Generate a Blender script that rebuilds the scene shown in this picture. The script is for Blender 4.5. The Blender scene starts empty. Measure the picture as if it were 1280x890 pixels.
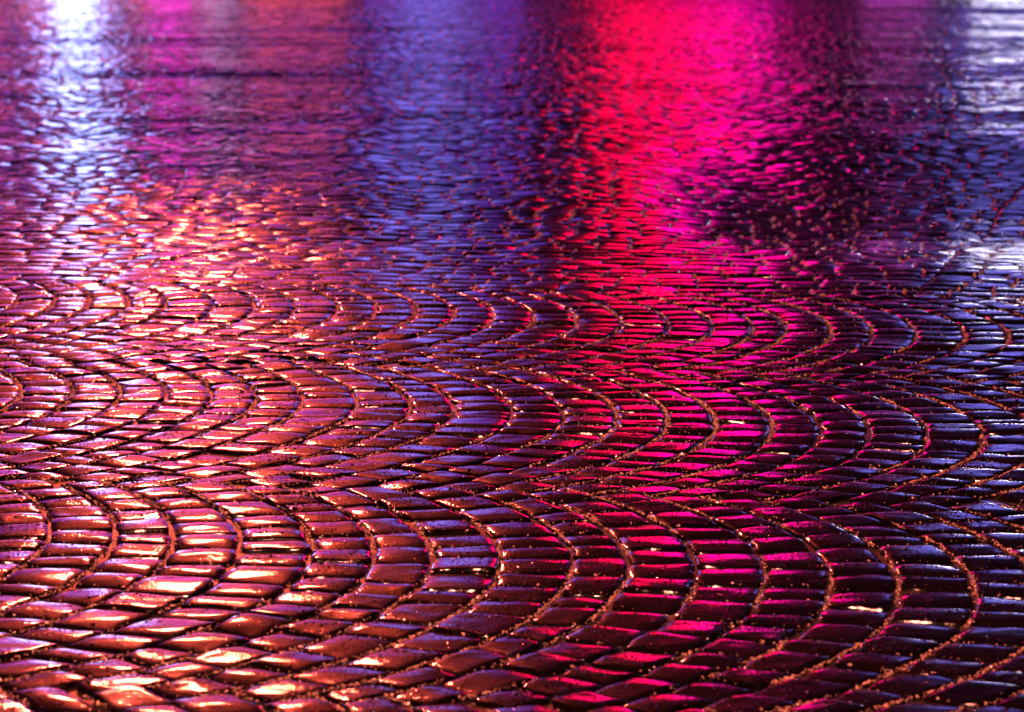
import bpy, math, random
import numpy as np

rng = np.random.default_rng(7)
random.seed(7)
R_ = math.radians
scene = bpy.context.scene
COL = scene.collection

# ------------------------------------------------------------------ camera
F_PX, H_CAM, HORIZON = 3760.0, 0.954, -109.0          # photo is 1280 x 890
tilt = math.atan((445 - HORIZON) / F_PX)
cam = bpy.data.cameras.new('camera')
cam.sensor_width = 36.0
cam.lens = F_PX / 1280 * 36.0
cam.clip_start = 0.05
cam.clip_end = 500
cam.dof.use_dof = True
cam.dof.focus_distance = 5.3
cam.dof.aperture_fstop = 9.0
camo = bpy.data.objects.new('camera', cam)
COL.objects.link(camo)
camo.location = (0, 0, H_CAM)
camo.rotation_euler = (math.pi / 2 - tilt, 0, 0)
scene.camera = camo

# ------------------------------------------------------------------ helpers
def nodes_of(m):
    m.use_nodes = True
    nt = m.node_tree
    return nt, nt.nodes['Principled BSDF']

def mat_plain(name, col, rough=.6, metal=0.):
    m = bpy.data.materials.new(name)
    nt, b = nodes_of(m)
    b.inputs['Base Color'].default_value = (*col, 1)
    b.inputs['Roughness'].default_value = rough
    b.inputs['Metallic'].default_value = metal
    n = nt.nodes.new('ShaderNodeTexNoise'); n.inputs['Scale'].default_value = 6
    bp = nt.nodes.new('ShaderNodeBump'); bp.inputs['Strength'].default_value = .15
    nt.links.new(n.outputs['Fac'], bp.inputs['Height'])
    nt.links.new(bp.outputs['Normal'], b.inputs['Normal'])
    return m

def mat_glow(name, col, strength, cells=None):
    """a lamp, a lit sign face or a lit window; cells = LED modules / panes of uneven output"""
    m = bpy.data.materials.new(name)
    nt, b = nodes_of(m)
    b.inputs['Base Color'].default_value = (.02, .02, .02, 1)
    b.inputs['Roughness'].default_value = .4
    b.inputs['Emission Color'].default_value = (*col, 1)
    b.inputs['Emission Strength'].default_value = strength
    if cells:
        tc = nt.nodes.new('ShaderNodeTexCoord')
        v = nt.nodes.new('ShaderNodeTexVoronoi'); v.inputs['Scale'].default_value = cells
        mr = nt.nodes.new('ShaderNodeMapRange')
        mr.inputs['To Min'].default_value = strength * .35
        mr.inputs['To Max'].default_value = strength * 1.65
        sep = nt.nodes.new('ShaderNodeSeparateColor')
        nt.links.new(tc.outputs['Object'], v.inputs['Vector'])
        nt.links.new(v.outputs['Color'], sep.inputs['Color'])
        nt.links.new(sep.outputs['Red'], mr.inputs['Value'])
        nt.links.new(mr.outputs['Result'], b.inputs['Emission Strength'])
    return m

class MB:
    def __init__(s): s.v = []; s.f = []
    def box(s, x0, x1, y0, y1, z0, z1):
        o = len(s.v)
        s.v += [(x, y, z) for z in (z0, z1) for y in (y0, y1) for x in (x0, x1)]
        s.f += [tuple(o + i for i in q) for q in
                ((0, 2, 3, 1), (4, 5, 7, 6), (0, 1, 5, 4), (2, 6, 7, 3), (0, 4, 6, 2), (1, 3, 7, 5))]
        return s
    def tube(s, pts, rad, n=12):
        """round bar along a list of points, one radius per point"""
        from mathutils import Vector
        rings = []
        for i, p in enumerate(pts):
            p = Vector(p)
            a = Vector(pts[max(i - 1, 0)]); c = Vector(pts[min(i + 1, len(pts) - 1)])
            d = (c - a).normalized()
            up = Vector((0, 1, 0)) if abs(d.y) < .9 else Vector((1, 0, 0))
            e1 = d.cross(up).normalized(); e2 = d.cross(e1)
            o = len(s.v); rings.append(o)
            for k in range(n):
                t = 2 * math.pi * k / n
                s.v.append(tuple(p + (e1 * math.cos(t) + e2 * math.sin(t)) * rad[i]))
        for r0, r1 in zip(rings, rings[1:]):
            for k in range(n):
                s.f.append((r0 + k, r0 + (k + 1) % n, r1 + (k + 1) % n, r1 + k))
        s.f.append(tuple(rings[0] + k for k in range(n))[::-1])
        s.f.append(tuple(rings[-1] + k for k in range(n)))
        return s
    def build(s, name, m, parent=None):
        me = bpy.data.meshes.new(name)
        me.from_pydata(s.v, [], s.f); me.update()
        me.materials.append(m)
        o = bpy.data.objects.new(name, me)
        COL.objects.link(o)
        if parent: o.parent = parent
        return o

def thing(name, label, cat, loc=(0, 0, 0), group=None):
    o = bpy.data.objects.new(name, None)
    COL.objects.link(o)
    o.location = loc
    o['label'] = label; o['category'] = cat
    if group: o['group'] = group
    return o

def big_mesh(name, verts, quads, mats, smooth=True, nside=4):
    me = bpy.data.meshes.new(name)
    nv, nf = len(verts), len(quads)
    me.vertices.add(nv)
    me.vertices.foreach_set('co', verts.astype(np.float32).ravel())
    me.loops.add(nf * nside)
    me.loops.foreach_set('vertex_index', quads.astype(np.int32).ravel())
    me.polygons.add(nf)
    me.polygons.foreach_set('loop_start', np.arange(0, nf * nside, nside, dtype=np.int32))
    me.update(calc_edges=True)
    me.polygons.foreach_set('use_smooth', np.full(nf, smooth, dtype=bool))
    me.materials.append(mats)
    me.validate()
    o = bpy.data.objects.new(name, me)
    COL.objects.link(o)
    return o

# ------------------------------------------------------------------ lie of the land
def fbm(x, y, wl, amp, seed, n=7):
    r = np.random.default_rng(seed)
    z = np.zeros_like(x)
    for _ in range(n):
        a = r.uniform(0, 2 * np.pi); k = 2 * np.pi / (wl * r.uniform(.7, 1.5))
        z += np.sin(k * (x * np.cos(a) + y * np.sin(a)) + r.uniform(0, 6.28)) * amp / math.sqrt(n)
    return z

SEAM_A, SEAM_B = np.array((1.114, 7.9)), np.array((1.914, 11.24))
SEAM_D = (SEAM_B - SEAM_A) / np.linalg.norm(SEAM_B - SEAM_A)

def sstep(a, b, x):
    t = np.clip((x - a) / (b - a), 0, 1)
    return t * t * (3 - 2 * t)

def land(x, y):
    far = sstep(7, 16, y)
    z = fbm(x, y, 2.4, .0035, 11) + far * fbm(x * .45, y, 2.6, .012, 12) + fbm(x, y, .7, .0008, 13)
    z += sstep(8.5, 14, y) * fbm(x * .28, y, .62, .0046, 14, 9)
    # shallow drainage dip beyond the seam on the right
    w = sstep(.35, 1.0, x) * 1.0
    z += -w * .065 * sstep(8.0, 9.6, y) * (1 - sstep(9.9, 13.5, y))
    z += (1 - sstep(-.7, .2, x)) * .009 * sstep(8.3, 10.2, y) * (1 - sstep(10.4, 13, y))
    return z

# ------------------------------------------------------------------ the setts
PHI = R_(8.0)
RAD, PITCH, COURSE = 1.0, 1.35, .10
AX = np.array((math.cos(PHI), -math.sin(PHI)))     # along a band
AV = np.array((math.sin(PHI), math.cos(PHI)))      # across the bands
C0 = np.array((.0804 - RAD, 4.38))                 # centre of one arc

def to_world(u, v):
    return C0[0] + u * AX[0] + v * AV[0], C0[1] + u * AX[1] + v * AV[1]

corners, dist = [], []
joint_runs = []
for n in range(-3, 3):
    v_mid = n * PITCH
    x_off = rng.uniform(0, COURSE) if n else 0.
    half = PITCH / 2
    amax = math.asin(half / RAD)
    dmid = C0[1] + v_mid
    if dmid > 37 or dmid < 1.6: continue
    ulim = .19 * max(dmid + 1.4, 3) + 1.5
    k0, k1 = int((-ulim - 1.2) / COURSE), int((ulim + 2.2) / COURSE)
    # course lines wander a little
    wob = rng.normal(0, .006, k1 - k0 + 2)
    for k in range(k0, k1):
        ns = 15 if rng.random() < .6 else 16
        w = rng.uniform(.78, 1.25, ns); w = np.concatenate(([0], np.cumsum(w))); w = w / w[-1]
        ang = -amax + 2 * amax * w
        ang[1:-1] += rng.normal(0, .004, ns - 1)
        def line(kk, a, jit):
            return x_off + kk * COURSE + wob[kk - k0] + RAD * np.cos(a) + jit, v_mid + RAD * np.sin(a)
        skew = rng.normal(0, .003, ns + 1)
        # perpendicular joints: the outer end leans out along the radius
        cosm = np.cos(ang)
        for i in range(ns):
            a0, a1 = ang[i], ang[i + 1]
            am = .5 * (a0 + a1)
            g_arc = rng.uniform(.0019, .0042)          # half joint between courses
            g_rad = rng.uniform(.0006, .0018)          # half joint within a course
            th = COURSE * math.cos(am)                  # radial thickness available
            da = g_rad / RAD
            def pt(kk, a, sgn):
                # radial shift of side joints
                uu = x_off + kk * COURSE + wob[kk - k0] + RAD * math.cos(a)
                vv = v_mid + RAD * math.sin(a)
                uu -= sgn * g_arc * math.cos(am) ; vv -= sgn * g_arc * math.sin(am)
                return uu, vv
            lean0 = (COURSE * math.sin(a0)) * .45 / RAD
            lean1 = (COURSE * math.sin(a1)) * .45 / RAD
            e = .035 if n % 2 else .0
            p00 = pt(k, a0 + da - lean0 + skew[i], -1); p01 = pt(k, a1 - da - lean1 + skew[i + 1], -1)
            p10 = pt(k + 1, a0 + da + lean0 - skew[i], 1); p11 = pt(k + 1, a1 - da + lean1 - skew[i + 1], 1)
            q = np.array((p00, p10, p11, p01)) + rng.normal(0, .0018, (4, 2))
            corners.append(q)
# beyond the arcs: straight rows of setts in broken bond, each row across the view
v = 2.5 * PITCH + .012
n_arc = len(corners)
def seam_u(vv):
    # where the straight joint between two fields of paving crosses the row at vv
    ua, va = (SEAM_A - C0) @ AX, (SEAM_A - C0) @ AV
    return ua + (vv - va) * (SEAM_D @ AX) / (SEAM_D @ AV)
while C0[1] + v < 40:
    rw = rng.uniform(.086, .104)
    ulim = .2 * (C0[1] + v + 2) + 3.2
    u = -ulim + rng.uniform(0, .1)
    wv = rng.normal(0, .003)
    while u < ulim + 1:
        lw = rng.uniform(.085, .13)
        cut0, cut1 = seam_u(v), seam_u(v + rw)
        if u < cut0 - .02 < u + lw: lw = cut0 - u
        on_cut0 = abs(u + lw - cut0) < 1e-6; from_cut = abs(u - cut0) < 1e-6
        g, gr = rng.uniform(.0008, .002), rng.uniform(.0006, .0018)
        q = np.array(((u + gr, v + g + wv), (u + lw - gr, v + g + wv), (u + lw - gr, v + rw - g + wv), (u + gr, v + rw - g + wv)))
        if on_cut0: q[1, 0] = cut0 - .0025; q[2, 0] = cut1 - .0025
        if from_cut: q[0, 0] = cut0 + .0025; q[3, 0] = cut1 + .0025
        corners.append(q + rng.normal(0, .0018, (4, 2)))
        u += lw
    v += rw
corners = np.array(corners)                         # S,4,2 in (u,v)
# hand laid: the courses drift
_u, _v = corners[..., 0].copy(), corners[..., 1].copy()
corners[..., 0] += fbm(_u, _v, 1.1, .011, 51); corners[..., 1] += fbm(_u, _v, 1.3, .010, 52)
wx, wy = to_world(corners[..., 0], corners[..., 1])
cx, cy = wx.mean(1), wy.mean(1)
keep = (cy > 2.3) & (cy < 36) & (np.abs(cx) < .178 * cy + 1.1)
is_row = (np.arange(len(corners)) >= n_arc)[keep]
wx, wy, cx, cy = wx[keep], wy[keep], cx[keep], cy[keep]
S = len(cx)
dome_v = np.abs(rng.normal(.0025, .0012, S)); dome_u = np.abs(rng.normal(.0010, .0008, S)); dome_v = dome_v * np.where(cy > 8.2, 1.3, 1); dome_u *= np.where(cy > 8.2, 1.6, 1)
tilt_u = rng.normal(0, .016, S) * .045 * np.where(cy > 12, 4.0, np.where(cy > 8.2, 2.4, 1)); tilt_v = rng.normal(0, .026, S) * .045
lift = rng.normal(0, .0008, S)
edge = rng.uniform(.0025, .0055, S) * np.where(cy > 8.2, .55, 1)
ends = np.where(is_row, .15, .55)
sunk = rng.random(S) < .012
lift[sunk] -= .004

def sett_grid(idx, svals):
    n = len(svals)
    s = np.clip(svals, -1, 1)
    ss, tt = np.meshgrid(s, s, indexing='ij')       # ss along course thickness (u), tt along arc (v)
    skirt = (np.abs(np.meshgrid(svals, svals, indexing='ij')[0]) > 1) | (np.abs(np.meshgrid(svals, svals, indexing='ij')[1]) > 1)
    # rounded plan corners
    rr = .06
    cxn = 1 - rr * np.clip((np.abs(ss) - .55) / .45, 0, 1) ** 2 * np.clip((np.abs(tt) - .55) / .45, 0, 1) ** 2
    sp, tp = ss * cxn, tt * cxn
    a, b = (sp + 1) / 2, (tp + 1) / 2
    X0, Y0 = wx[idx], wy[idx]
    w00, w10, w11, w01 = (1 - a) * (1 - b), a * (1 - b), a * b, (1 - a) * b
    def mix(P): return (P[:, 0, None, None] * w00 + P[:, 1, None, None] * w10 + P[:, 2, None, None] * w11 + P[:, 3, None, None] * w01)
    X, Y = mix(X0), mix(Y0)
    # irregular outline
    m = .0016
    if n > 8: X += fbm(X, Y, .05, m, 21) ; Y += fbm(X, Y, .05, m, 22)
    B = lambda q: q[idx][:, None, None]
    er = lambda q: np.clip((np.abs(q) - .80) / .20, 0, 1) ** 2.0
    Z = (B(lift) + B(tilt_u) * ss + B(tilt_v) * tt - B(dome_u) * ss ** 2 - B(dome_v) * np.abs(tt) ** 2.0
         - B(edge) * np.maximum(er(ss) * B(ends), er(tt) * .45))
    if n > 10:
        Z = Z + fbm(X * .45, Y, .055, .00055, 31, 9) + fbm(X * .6, Y, .022, .00016, 32, 9)
    elif n > 8:
        Z = Z + fbm(X * .35, Y, .07, .0004, 31, 9)
    Z = np.where(skirt, Z - .022, Z)
    Z = Z + land(X, Y)
    V = np.stack((X, Y, Z), -1).reshape(-1, 3)
    g = np.arange(n * n).reshape(n, n)
    q = np.stack((g[:-1, :-1], g[1:, :-1], g[1:, 1:], g[:-1, 1:]), -1).reshape(-1, 4)
    Q = (q[None] + (np.arange(len(idx)) * n * n)[:, None, None]).reshape(-1, 4)
    return V, Q

LOD = [(0, 8.5, [-1.001, -1, -.96, -.90, -.80, -.6, -.35, -.12, .12, .35, .6, .80, .90, .96, 1, 1.001]),
       (8.5, 14, [-1.001, -1, -.9, -.74, -.4, 0, .4, .74, .9, 1, 1.001]),
       (14, 99, [-1.001, -1, -.8, -.3, .3, .8, 1, 1.001])]
VV, QQ, off = [], [], 0
for d0, d1, sv in LOD:
    idx = np.where((cy >= d0) & (cy < d1))[0]
    V, Q = sett_grid(idx, np.array(sv))
    VV.append(V); QQ.append(Q + off); off += len(V)
# mineral grains standing proud on the tops of the nearer setts
def grain_points(idx, n):
    ss, tt = rng.uniform(-.93, .93, (len(idx), n)), rng.uniform(-.93, .93, (len(idx), n))
    a, b = (ss + 1) / 2, (tt + 1) / 2
    def mix(P): return P[idx, 0, None] * (1 - a) * (1 - b) + P[idx, 1, None] * a * (1 - b) + P[idx, 2, None] * a * b + P[idx, 3, None] * (1 - a) * b
    X, Y = mix(wx), mix(wy)
    B = lambda q: q[idx][:, None]
    er = lambda q: np.clip((np.abs(q) - .80) / .20, 0, 1) ** 2.0
    Z = (B(lift) + B(tilt_u) * ss + B(tilt_v) * tt - B(dome_u) * ss ** 2 - B(dome_v) * tt ** 2
         - B(edge) * np.maximum(er(ss) * B(ends), er(tt) * .45))
    Z += fbm(X * .45, Y, .055, .00055, 31, 9) + fbm(X * .6, Y, .022, .00016, 32, 9) + land(X, Y)
    rough = rng.lognormal(0, .7, len(idx))[:, None]              # some setts are worn smooth, others are coarse
    k = rng.random(X.shape) < .5 * rough
    return np.stack((X[k], Y[k], Z[k]), -1)
gp = np.concatenate((grain_points(np.where(cy < 5.6)[0], 110), grain_points(np.where((cy >= 5.6) & (cy < 8.2))[0], 50)))
sz = np.where(gp[:, 1] < 5.6, .0014, .0017) * rng.lognormal(0, .35, len(gp))
box = np.array([(x, y, z) for z in (-.4, .5) for y in (-1, 1) for x in (-1, 1)], float)
bq = np.array(((4, 5, 7, 6), (0, 1, 5, 4), (2, 6, 7, 3), (0, 4, 6, 2), (1, 3, 7, 5)))
bv = box[None] * np.where(box[:, 2] > 0, .55, 1.)[None, :, None] * np.array((1, 1, 1)) + rng.normal(0, .18, (len(gp), 8, 3))
bv[..., 2] *= np.where(box[:, 2] > 0, .9, 1.)[None]
VV.append((bv * sz[:, None, None] + gp[:, None]).reshape(-1, 3)); QQ.append((bq[None] + (np.arange(len(gp)) * 8)[:, None, None]).reshape(-1, 4) + off)
VV = np.concatenate(VV); QQ = np.concatenate(QQ)

# ------------------------------------------------------------------ materials of the ground
def wet_stone(name='wet_granite', bump=1., r_lo=.035, r_hi=.11):
    m = bpy.data.materials.new(name)
    nt, b = nodes_of(m)
    L = nt.links.new
    tc = nt.nodes.new('ShaderNodeTexCoord')
    # stone to stone tone
    n1 = nt.nodes.new('ShaderNodeTexNoise'); n1.inputs['Scale'].default_value = 7; n1.inputs['Detail'].default_value = 2
    n2 = nt.nodes.new('ShaderNodeTexNoise'); n2.inputs['Scale'].default_value = 420; n2.inputs['Detail'].default_value = 3
    L(tc.outputs['Object'], n1.inputs['Vector']); L(tc.outputs['Object'], n2.inputs['Vector'])
    r1 = nt.nodes.new('ShaderNodeValToRGB')
    r1.color_ramp.elements[0].position = .35; r1.color_ramp.elements[0].color = (.0012, .0008, .0012, 1)
    r1.color_ramp.elements[1].position = .68; r1.color_ramp.elements[1].color = (.004, .002, .003, 1)
    L(n1.outputs['Fac'], r1.inputs['Fac'])
    r2 = nt.nodes.new('ShaderNodeMapRange'); r2.inputs['From Min'].default_value = .3; r2.inputs['From Max'].default_value = .7
    r2.inputs['To Min'].default_value = .55; r2.inputs['To Max'].default_value = 1.5
    L(n2.outputs['Fac'], r2.inputs['Value'])
    mx = nt.nodes.new('ShaderNodeVectorMath'); mx.operation = 'SCALE'
    L(r1.outputs['Color'], mx.inputs[0]); L(r2.outputs['Result'], mx.inputs['Scale'])
    L(mx.outputs['Vector'], b.inputs['Base Color'])
    b.inputs['Roughness'].default_value = .33
    b.inputs['IOR'].default_value = 1.5
    b.inputs['Specular IOR Level'].default_value = .009
    b.inputs['Coat Weight'].default_value = 1.0
    b.inputs['Coat IOR'].default_value = 1.36
    # the film of water is thinner on some stones
    n3 = nt.nodes.new('ShaderNodeTexNoise'); n3.inputs['Scale'].default_value = 11; n3.inputs['Detail'].default_value = 3
    L(tc.outputs['Object'], n3.inputs['Vector'])
    r3 = nt.nodes.new('ShaderNodeMapRange'); r3.inputs['From Min'].default_value = .35; r3.inputs['From Max'].default_value = .68
    r3.inputs['To Min'].default_value = r_lo; r3.inputs['To Max'].default_value = r_hi
    L(n3.outputs['Fac'], r3.inputs['Value']); L(r3.outputs['Result'], b.inputs['Coat Roughness'])
    nb = nt.nodes.new('ShaderNodeTexNoise'); nb.inputs['Scale'].default_value = 1.0; nb.inputs['Detail'].default_value = 4; nb.inputs['Roughness'].default_value = .6
    # tooled stone: fine pits, longer along the quarry grain
    mp = nt.nodes.new('ShaderNodeMapping'); mp.inputs['Scale'].default_value = (240, 100, 160)
    L(tc.outputs['Object'], mp.inputs['Vector']); L(mp.outputs['Vector'], nb.inputs['Vector'])
    # grains that stand out of the water film break the gloss
    mp2 = nt.nodes.new('ShaderNodeMapping'); mp2.inputs['Scale'].default_value = (380, 120, 200)
    ng = nt.nodes.new('ShaderNodeTexNoise'); ng.inputs['Scale'].default_value = 1.0; ng.inputs['Detail'].default_value = 2
    L(tc.outputs['Object'], mp2.inputs['Vector']); L(mp2.outputs['Vector'], ng.inputs['Vector'])
    rg = nt.nodes.new('ShaderNodeMapRange'); rg.inputs['From Min'].default_value = .40; rg.inputs['From Max'].default_value = .60
    rg.inputs['To Min'].default_value = .55; rg.inputs['To Max'].default_value = 1.0
    L(ng.outputs['Fac'], rg.inputs['Value']); L(rg.outputs['Result'], b.inputs['Coat Weight'])
    bp = nt.nodes.new('ShaderNodeBump'); bp.inputs['Strength'].default_value = .6 * bump; bp.inputs['Distance'].default_value = .0008
    L(nb.outputs['Fac'], bp.inputs['Height']); L(bp.outputs['Normal'], b.inputs['Normal'])
    bc = nt.nodes.new('ShaderNodeBump'); bc.inputs['Strength'].default_value = .26 * bump; bc.inputs['Distance'].default_value = .0010
    L(nb.outputs['Fac'], bc.inputs['Height']); L(bc.outputs['Normal'], b.inputs['Coat Normal'])
    if not bump:
        for k in ('Normal', 'Coat Normal'):
            for l in list(b.inputs[k].links): nt.links.remove(l)
    return m

def wet_grit(name, c0, c1, rough):
    m = bpy.data.materials.new(name)
    nt, b = nodes_of(m); L = nt.links.new
    tc = nt.nodes.new('ShaderNodeTexCoord')
    n1 = nt.nodes.new('ShaderNodeTexNoise'); n1.inputs['Scale'].default_value = 260
    L(tc.outputs['Object'], n1.inputs['Vector'])
    r1 = nt.nodes.new('ShaderNodeValToRGB')
    r1.color_ramp.elements[0].position = .38; r1.color_ramp.elements[0].color = (*c0, 1)
    r1.color_ramp.elements[1].position = .62; r1.color_ramp.elements[1].color = (*c1, 1)
    L(n1.outputs['Fac'], r1.inputs['Fac']); L(r1.outputs['Color'], b.inputs['Base Color'])
    b.inputs['Roughness'].default_value = rough
    return m

stone = wet_stone()
pav = big_mesh('cobblestone_pavement', VV, QQ, stone)
pav.data.materials.append(wet_stone('worn_wet_granite', .0, .09, .16))   # the rows beyond are polished by wheels
row_face = (VV[QQ[:, 0], 1] > 8.6)
pav.data.polygons.foreach_set('material_index', row_face.astype(np.int32))
pav['kind'] = 'structure'

# ground sheet: bed of the joints, and on to the horizon
gx = np.concatenate((np.linspace(-160, -9, 12), np.arange(-8, 8.01, .16), np.linspace(9, 160, 12)))
gy = np.concatenate((np.linspace(-60, 1.8, 8), np.arange(2, 38.01, .16), np.linspace(39, 300, 20)))
GX, GY = np.meshgrid(gx, gy, indexing='ij')
inn = sstep(1.8, 2.3, GY) * (1 - sstep(36, 38, GY)) * (1 - sstep(7, 8.5, np.abs(GX)))
GZ = land(GX, GY) * inn - .0085
gi = np.arange(GX.size).reshape(GX.shape)
gq = np.stack((gi[:-1, :-1], gi[1:, :-1], gi[1:, 1:], gi[:-1, 1:]), -1).reshape(-1, 4)
grd = big_mesh('ground', np.stack((GX, GY, GZ), -1).reshape(-1, 3), gq, wet_grit('wet_bed', (.005, .003, .003), (.014, .008, .007), .5))
grd['kind'] = 'structure'

# grit in the joints: tiny wet grains
def grains():
    P, SZ = [], []
    # arc joints: between corner p10-p11 side of each sett and the next course
    for (d0, d1, per, size) in ((2.3, 7.0, 66, .00105), (7.0, 11.0, 22, .0016), (11.0, 18.0, 2, .0021), (18.0, 34., 1, .003)):
        idx = np.where((cy >= d0) & (cy < d1))[0]
        for (ca, cb, share, spread) in ((1, 2, 1.0, .0036), (3, 2, .12, .0012)):
            n = int(per * share)
            if n < 1: continue
            t = rng.random((len(idx), n))
            lx = wx[idx, ca, None] * (1 - t) + wx[idx, cb, None] * t
            ly = wy[idx, ca, None] * (1 - t) + wy[idx, cb, None] * t
            ex, ey = wx[idx, cb] - wx[idx, ca], wy[idx, cb] - wy[idx, ca]
            ln = np.hypot(ex, ey); nx_, ny_ = ey / ln, -ex / ln
            sgn = np.where(ca == 1, 1., -1.)
            o = rng.normal(.0045 if ca == 1 else .0018, spread * .55, t.shape) * sgn
            lx += nx_[:, None] * o; ly += ny_[:, None] * o
            # patchy: some lengths of joint are washed out
            den = fbm(lx, ly, .5, 1., 41) + fbm(lx, ly, .12, .8, 42)
            k = den > rng.normal(-.1, .5, den.shape)
            sx, sy = lx - SEAM_A[0], ly - SEAM_A[1]
            k &= (np.abs(sx * SEAM_D[1] - sy * SEAM_D[0]) > .03) | (rng.random(k.shape) < .12)
            lx, ly, o = lx[k], ly[k], o[k]
            P.append(np.stack((lx, ly), -1)); SZ.append(np.full(len(lx), size))
    P = np.concatenate(P); SZ = np.concatenate(SZ) * rng.lognormal(0, .38, len(P))
    z = land(P[:, 0], P[:, 1]) + rng.normal(-.0022, .0010, len(P)) + SZ * .4
    return P, z, SZ
P, z, SZ = grains()
N = len(P)
base = np.array(((1, 0, 0), (0, 1, 0), (-1, 0, 0), (0, -1, 0), (0, 0, 1), (0, 0, -1)), float)
tri = np.array(((0, 1, 4), (1, 2, 4), (2, 3, 4), (3, 0, 4), (1, 0, 5), (2, 1, 5), (3, 2, 5), (0, 3, 5)))
v = base[None] * rng.uniform(.6, 1.3, (N, 6, 1)) + rng.normal(0, .22, (N, 6, 3))
th = rng.uniform(0, 6.28, N); c_, s_ = np.cos(th)[:, None], np.sin(th)[:, None]
v = np.stack((v[..., 0] * c_ - v[..., 1] * s_, v[..., 0] * s_ + v[..., 1] * c_, v[..., 2] * .8), -1)
v = v * SZ[:, None, None]
v[..., 0] += P[:, 0, None]; v[..., 1] += P[:, 1, None]; v[..., 2] += z[:, None]
grit = big_mesh('joint_grit', v.reshape(-1, 3), (tri[None] + (np.arange(N) * 6)[:, None, None]).reshape(-1, 3),
                wet_grit('wet_brick_grit', (.08, .035, .03), (.80, .48, .38), .28), smooth=False, nside=3)
grit['kind'] = 'stuff'
print('setts', S, 'grains', N, 'verts', len(VV))

# ------------------------------------------------------------------ the lit street across the square (beyond the frame)
YF = 46.0
K = YF / F_PX
def X(px): return (px - 640) * K

wall_a = mat_plain('dark_render', (.10, .08, .09), .8)
wall_b = mat_plain('grey_stone_wall', (.12, .11, .13), .8)
metal = mat_plain('dark_metal', (.06, .06, .065), .4, .8)

warm_win = mat_glow('warm_lit_glass', (1., .10, .08), 4.4, .9)
violet_win = mat_glow('violet_lit_glass', (.25, .065, .95), 1.6, .8)
violet_dim = mat_glow('violet_dim_glass', (.30, .05, 1.0), 2.8, .8)
purple_win = mat_glow('purple_lit_glass', (.30, .08, .80), .17, .8)

def building(name, label, x0, x1, height, wmat, glass, cols, rows, z0, zt, group=None, skip=()):
    b = thing(name, label, 'building', ((x0 + x1) / 2, YF + .6, 0))
    cxm = (x0 + x1) / 2
    MB().box(x0 - cxm, x1 - cxm, 0, 9, 0, height).build('wall', wmat, b)
    MB().box(x0 - cxm - .15, x1 - cxm + .15, -.25, 9.2, height, height + .5).build('cornice', wmat, b)
    cw = (x1 - x0) / cols; rh = (zt - z0) / rows
    for i in range(cols):
        for j in range(rows):
            if (i, j) in skip: continue
            a0, a1 = x0 - cxm + i * cw + .08 * cw, x0 - cxm + (i + 1) * cw - .08 * cw
            b0, b1 = z0 + j * rh + .1 * rh, z0 + (j + 1) * rh - .1 * rh
            fr = MB()
            t = .06
            fr.box(a0 - t, a1 + t, -.07, -.003, b0 - t, b0).box(a0 - t, a1 + t, -.07, -.003, b1, b1 + t)
            fr.box(a0 - t, a0, -.07, -.003, b0, b1).box(a1, a1 + t, -.07, -.003, b0, b1)
            w = fr.build('window', metal, b)
            MB().box(a0, a1, -.03, -.006, b0, b1).build('pane', glass[min(j, len(glass) - 1)], w)
    return b

building('shop_building', 'wide dark building with warm red lit shop windows', X(-420), X(440), 13, wall_a, (warm_win, warm_win, violet_dim, violet_dim), 6, 4, .4, 7.2)
building('office_building', 'grey building with rows of violet lit windows', X(452), X(655), 15, wall_b, (violet_win,), 3, 4, .4, 7.6)
building('apartment_building', 'grey building with dim purple lit windows', X(668), X(1700), 15, wall_b, (purple_win,), 7, 3, 1.9, 5.6)

def sign(name, label, px0, px1, z0, z1, parts):
    """a vertical light box: case, lit faces, wall brackets. parts = (z share lo, hi, x share lo, hi, material)"""
    x0, x1 = X(px0), X(px1)
    cxm = (x0 + x1) / 2
    s = thing(name, label, 'sign', (cxm, YF, z0))
    h = z1 - z0; w = x1 - x0
    MB().box(-w / 2 - .06, w / 2 + .06, .02, .30, -.06, h + .06).build('case', metal, s)
    for (a, b_, c, d, m) in parts:
        MB().box(-w / 2 + c * w, -w / 2 + d * w, -.02, .017, a * h, b_ * h).build('lit_face', m, s)
    for zz in (.15 * h, .85 * h):
        MB().box(-.1, .1, .303, .596, zz - .06, zz + .06).build('bracket', metal, s)
    return s

white = mat_glow('white_led', (.36, .48, 1.0), 24.0, 4)
white_dim = mat_glow('white_led_dim', (.28, .28, 1.0), 19.0, 3)
pink = mat_glow('pink_neon', (1.0, .03, .62), 6.5, 3)
red = mat_glow('red_led', (1.0, .0, .06), 4.6, 2.5)
magenta = mat_glow('magenta_led', (1.0, .0, .55), 4.2, 2.5)
blue = mat_glow('blue_led', (.22, .18, 1.0), 3.0, 2)
blue_white = mat_glow('blue_white_led', (.22, .18, 1.0), .7, 2)
lilac = mat_glow('lilac_led', (.75, .08, .72), 3.2, 2)
bright = mat_glow('bright_white_led', (.88, .84, 1.0), 42.0)

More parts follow.
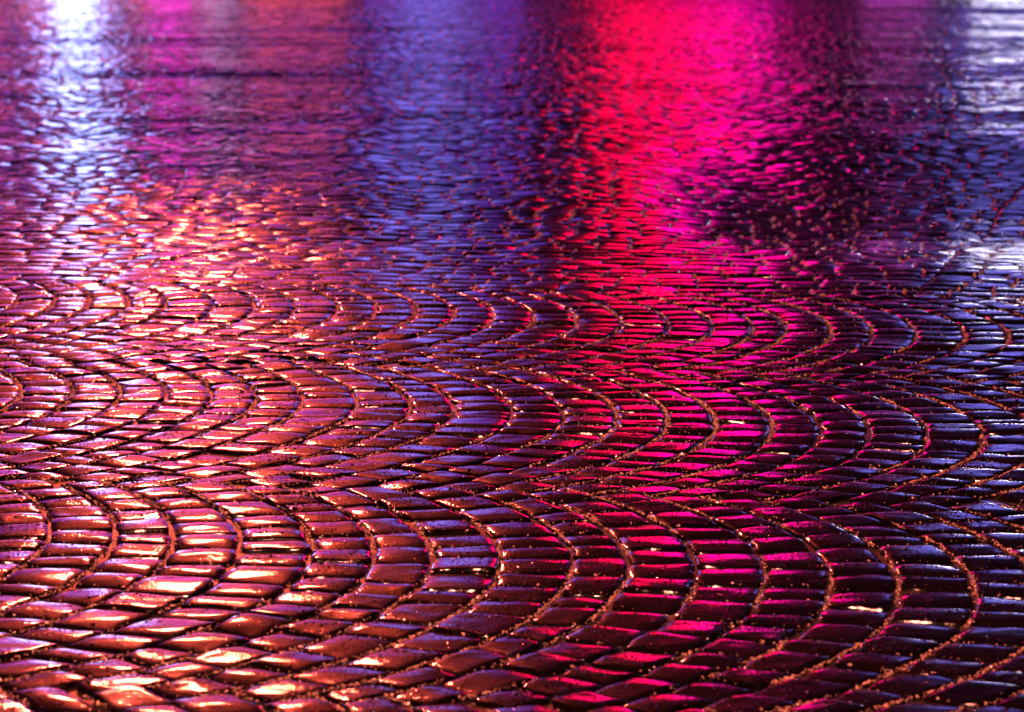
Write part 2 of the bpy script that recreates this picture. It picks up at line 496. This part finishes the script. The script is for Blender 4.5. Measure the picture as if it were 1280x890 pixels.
sign('vertical_sign', 'tall white lit vertical sign on the shop building', 72, 122, .8, 6.2,
     ((0, .40, 0, 1, white), (.42, 1, 0, 1, white_dim)))
sign('neon_sign', 'narrow pink neon sign beside the white sign', 196, 236, 1.0, 3.4, ((0, 1, 0, 1, pink),))
spark = mat_glow('white_bulb', (.45, .52, 1.0), 12.)
sign('light_sign', 'small sign of slanting white lit strips', 250, 300, 1.0, 2.2,
     ((.02, .22, .05, .45, spark), (.30, .52, .25, .7, spark), (.60, .78, .5, .85, spark), (.84, .98, .7, 1, spark)))
sign('blue_sign', 'tall blue lit vertical sign on the violet lit building', 490, 580, 1.6, 7.4, ((0, 1, 0, 1, blue),))
rows, z_ = [], 0.
r3 = random.Random(5)
hues = ((1.0, .0, .05), (1.0, .0, .13), (1.0, .0, .28), (1.0, .0, .55), (.75, .0, .9))
leds = [[mat_glow('led_module', h, q, 3) for h in hues] for q in (.6, 2.4, 12.0, 17.0)]
while z_ < 1:
    dz = r3.uniform(.05, .10)
    a, c = z_, min(z_ + dz * r3.uniform(.72, .96), 1)
    l, r = r3.uniform(.0, .14), r3.uniform(.86, 1.)
    if z_ < .07: l, r = .05, .6
    q = leds[min(3, int(z_ * 4.4))]
    cols = sorted([0, 1] + [r3.random() for _ in range(4)])
    for p0, p1 in zip(cols, cols[1:]):
        if p1 - p0 < .04: continue
        m = (p0 + p1) / 2 + r3.gauss(0, .16)
        if z_ > .62: m -= .30
        if z_ < .07: m = 0
        k = 0 if m < .36 else 1 if m < .54 else 2 if m < .70 else 3 if m < .95 else 4
        rows.append((a, c, l + (r - l) * p0 + .005, l + (r - l) * p1 - .005, q[k]))
    z_ += dz
sign('led_screen', 'tall red and magenta led screen', 744, 976, .5, 7.2, rows)
sign('lilac_sign', 'dim lilac lit sign board', 1078, 1158, .5, 2.0, ((0, 1, 0, 1, lilac),))
sign('white_sign', 'bright white lit entrance sign', 1196, 1400, .1, 8.0,
     ((0, .05, .18, 1, bright), (.055, .10, .08, .8, bright), (.12, .22, .3, 1, blue_white), (.23, .34, .05, .6, blue_white), (.35, .45, .2, .9, blue_white), (.47, 1, 0, .8, blue)))

# ------------------------------------------------------------------ warm street lamp left of the frame
lamp_glow = mat_glow('warm_lamp_glow', (1.0, .25, .12), 12)
ly = 32.0
st = thing('street_lamp', 'street lamp with a curved arm and warm light', 'street lamp', (-6.1, ly, 0))
MB().tube([(0, 0, -.02), (0, 0, .5), (0, 0, .52), (0, 0, 8.6)], [.11, .11, .075, .055]).build('pole', metal, st)
MB().tube([(0, 0, 8.55), (.15, 0, 9.0), (.7, 0, 9.25), (1.5, 0, 9.3), (2.2, 0, 9.26)], [.05, .045, .04, .035, .035]).build('arm', metal, st)
hd = MB().tube([(2.45, 0, 9.38), (2.45, 0, 9.3), (2.45, 0, 9.18), (2.45, 0, 9.08)], [.05, .2, .29, .3], 20).build('lamp_head', metal, st)
MB().tube([(2.45, 0, 9.06), (2.45, 0, 9.02), (2.45, 0, 8.96)], [.26, .25, .12], 20).build('lamp_lens', lamp_glow, hd)

st['label'] = 'warm street lamp beyond the setts, its arm over the paving'
sl = bpy.data.lights.new('flood_beam', 'SPOT')
sl.energy = 25000; sl.color = (1.0, .085, .045); sl.shadow_soft_size = .24
sl.spot_size = R_(14.6); sl.spot_blend = 1.0
slo = bpy.data.objects.new('flood_beam', sl); COL.objects.link(slo); slo.parent = hd
slo.location = (2.45, 0, 8.9)
from mathutils import Vector
aim = Vector((-1.0, .3, 0)) - Vector((-6.1 + 2.45, ly, 8.9))
slo.rotation_euler = aim.to_track_quat('-Z', 'Y').to_euler()
fill_glow = mat_glow('grit_fill_glow', (1.0, .27, .17), 8000)
fill_lamp = thing('street_lamp', 'added warm fill lamp behind the viewer, lighting the joint grit', 'street lamp', (-4.6, -1.6, 0), 'street lamps of the square')  # unseen lamp copy added to brighten the grit in the joints
st['group'] = 'street lamps of the square'
def copy_under(o, parent):
    c = o.copy(); COL.objects.link(c); c.parent = parent
    for ch in o.children:
        if ch.type != 'LIGHT': copy_under(ch, c)
    return c
for ch in st.children: copy_under(ch, fill_lamp)
for o in fill_lamp.children_recursive:
    if o.name.startswith('lamp_lens'):
        o.data = o.data.copy(); o.data.materials[0] = fill_glow

# ------------------------------------------------------------------ night sky with a city glow
w = bpy.data.worlds.new('World'); scene.world = w; w.use_nodes = True
nt = w.node_tree; L = nt.links.new
bg = nt.nodes['Background']
tc = nt.nodes.new('ShaderNodeTexCoord')
sp = nt.nodes.new('ShaderNodeSeparateXYZ'); L(tc.outputs['Generated'], sp.inputs[0])
rp = nt.nodes.new('ShaderNodeValToRGB')
e = rp.color_ramp.elements
e[0].position = 0.0; e[0].color = (.02, .007, .03, 1)
e[1].position = 1.0; e[1].color = (.004, .003, .008, 1)
x = e.new(.12); x.color = (.014, .005, .022, 1)
x = e.new(.35); x.color = (.005, .0025, .008, 1)
L(sp.outputs['Z'], rp.inputs['Fac']); L(rp.outputs['Color'], bg.inputs['Color'])
bg.inputs['Strength'].default_value = 1.0

# ------------------------------------------------------------------ render
scene.view_settings.view_transform = 'Standard'
scene.view_settings.look = 'None'
scene.view_settings.exposure = -.25
scene.view_settings.gamma = 1
cy_ = scene.cycles
cy_.max_bounces = 4; cy_.diffuse_bounces = 1; cy_.glossy_bounces = 3
cy_.caustics_reflective = True
cy_.use_denoising = True
cy_.denoising_prefilter = 'ACCURATE'
cy_.use_adaptive_sampling = False
scene.render.filter_size = 2.0
cy_.sample_clamp_indirect = 4
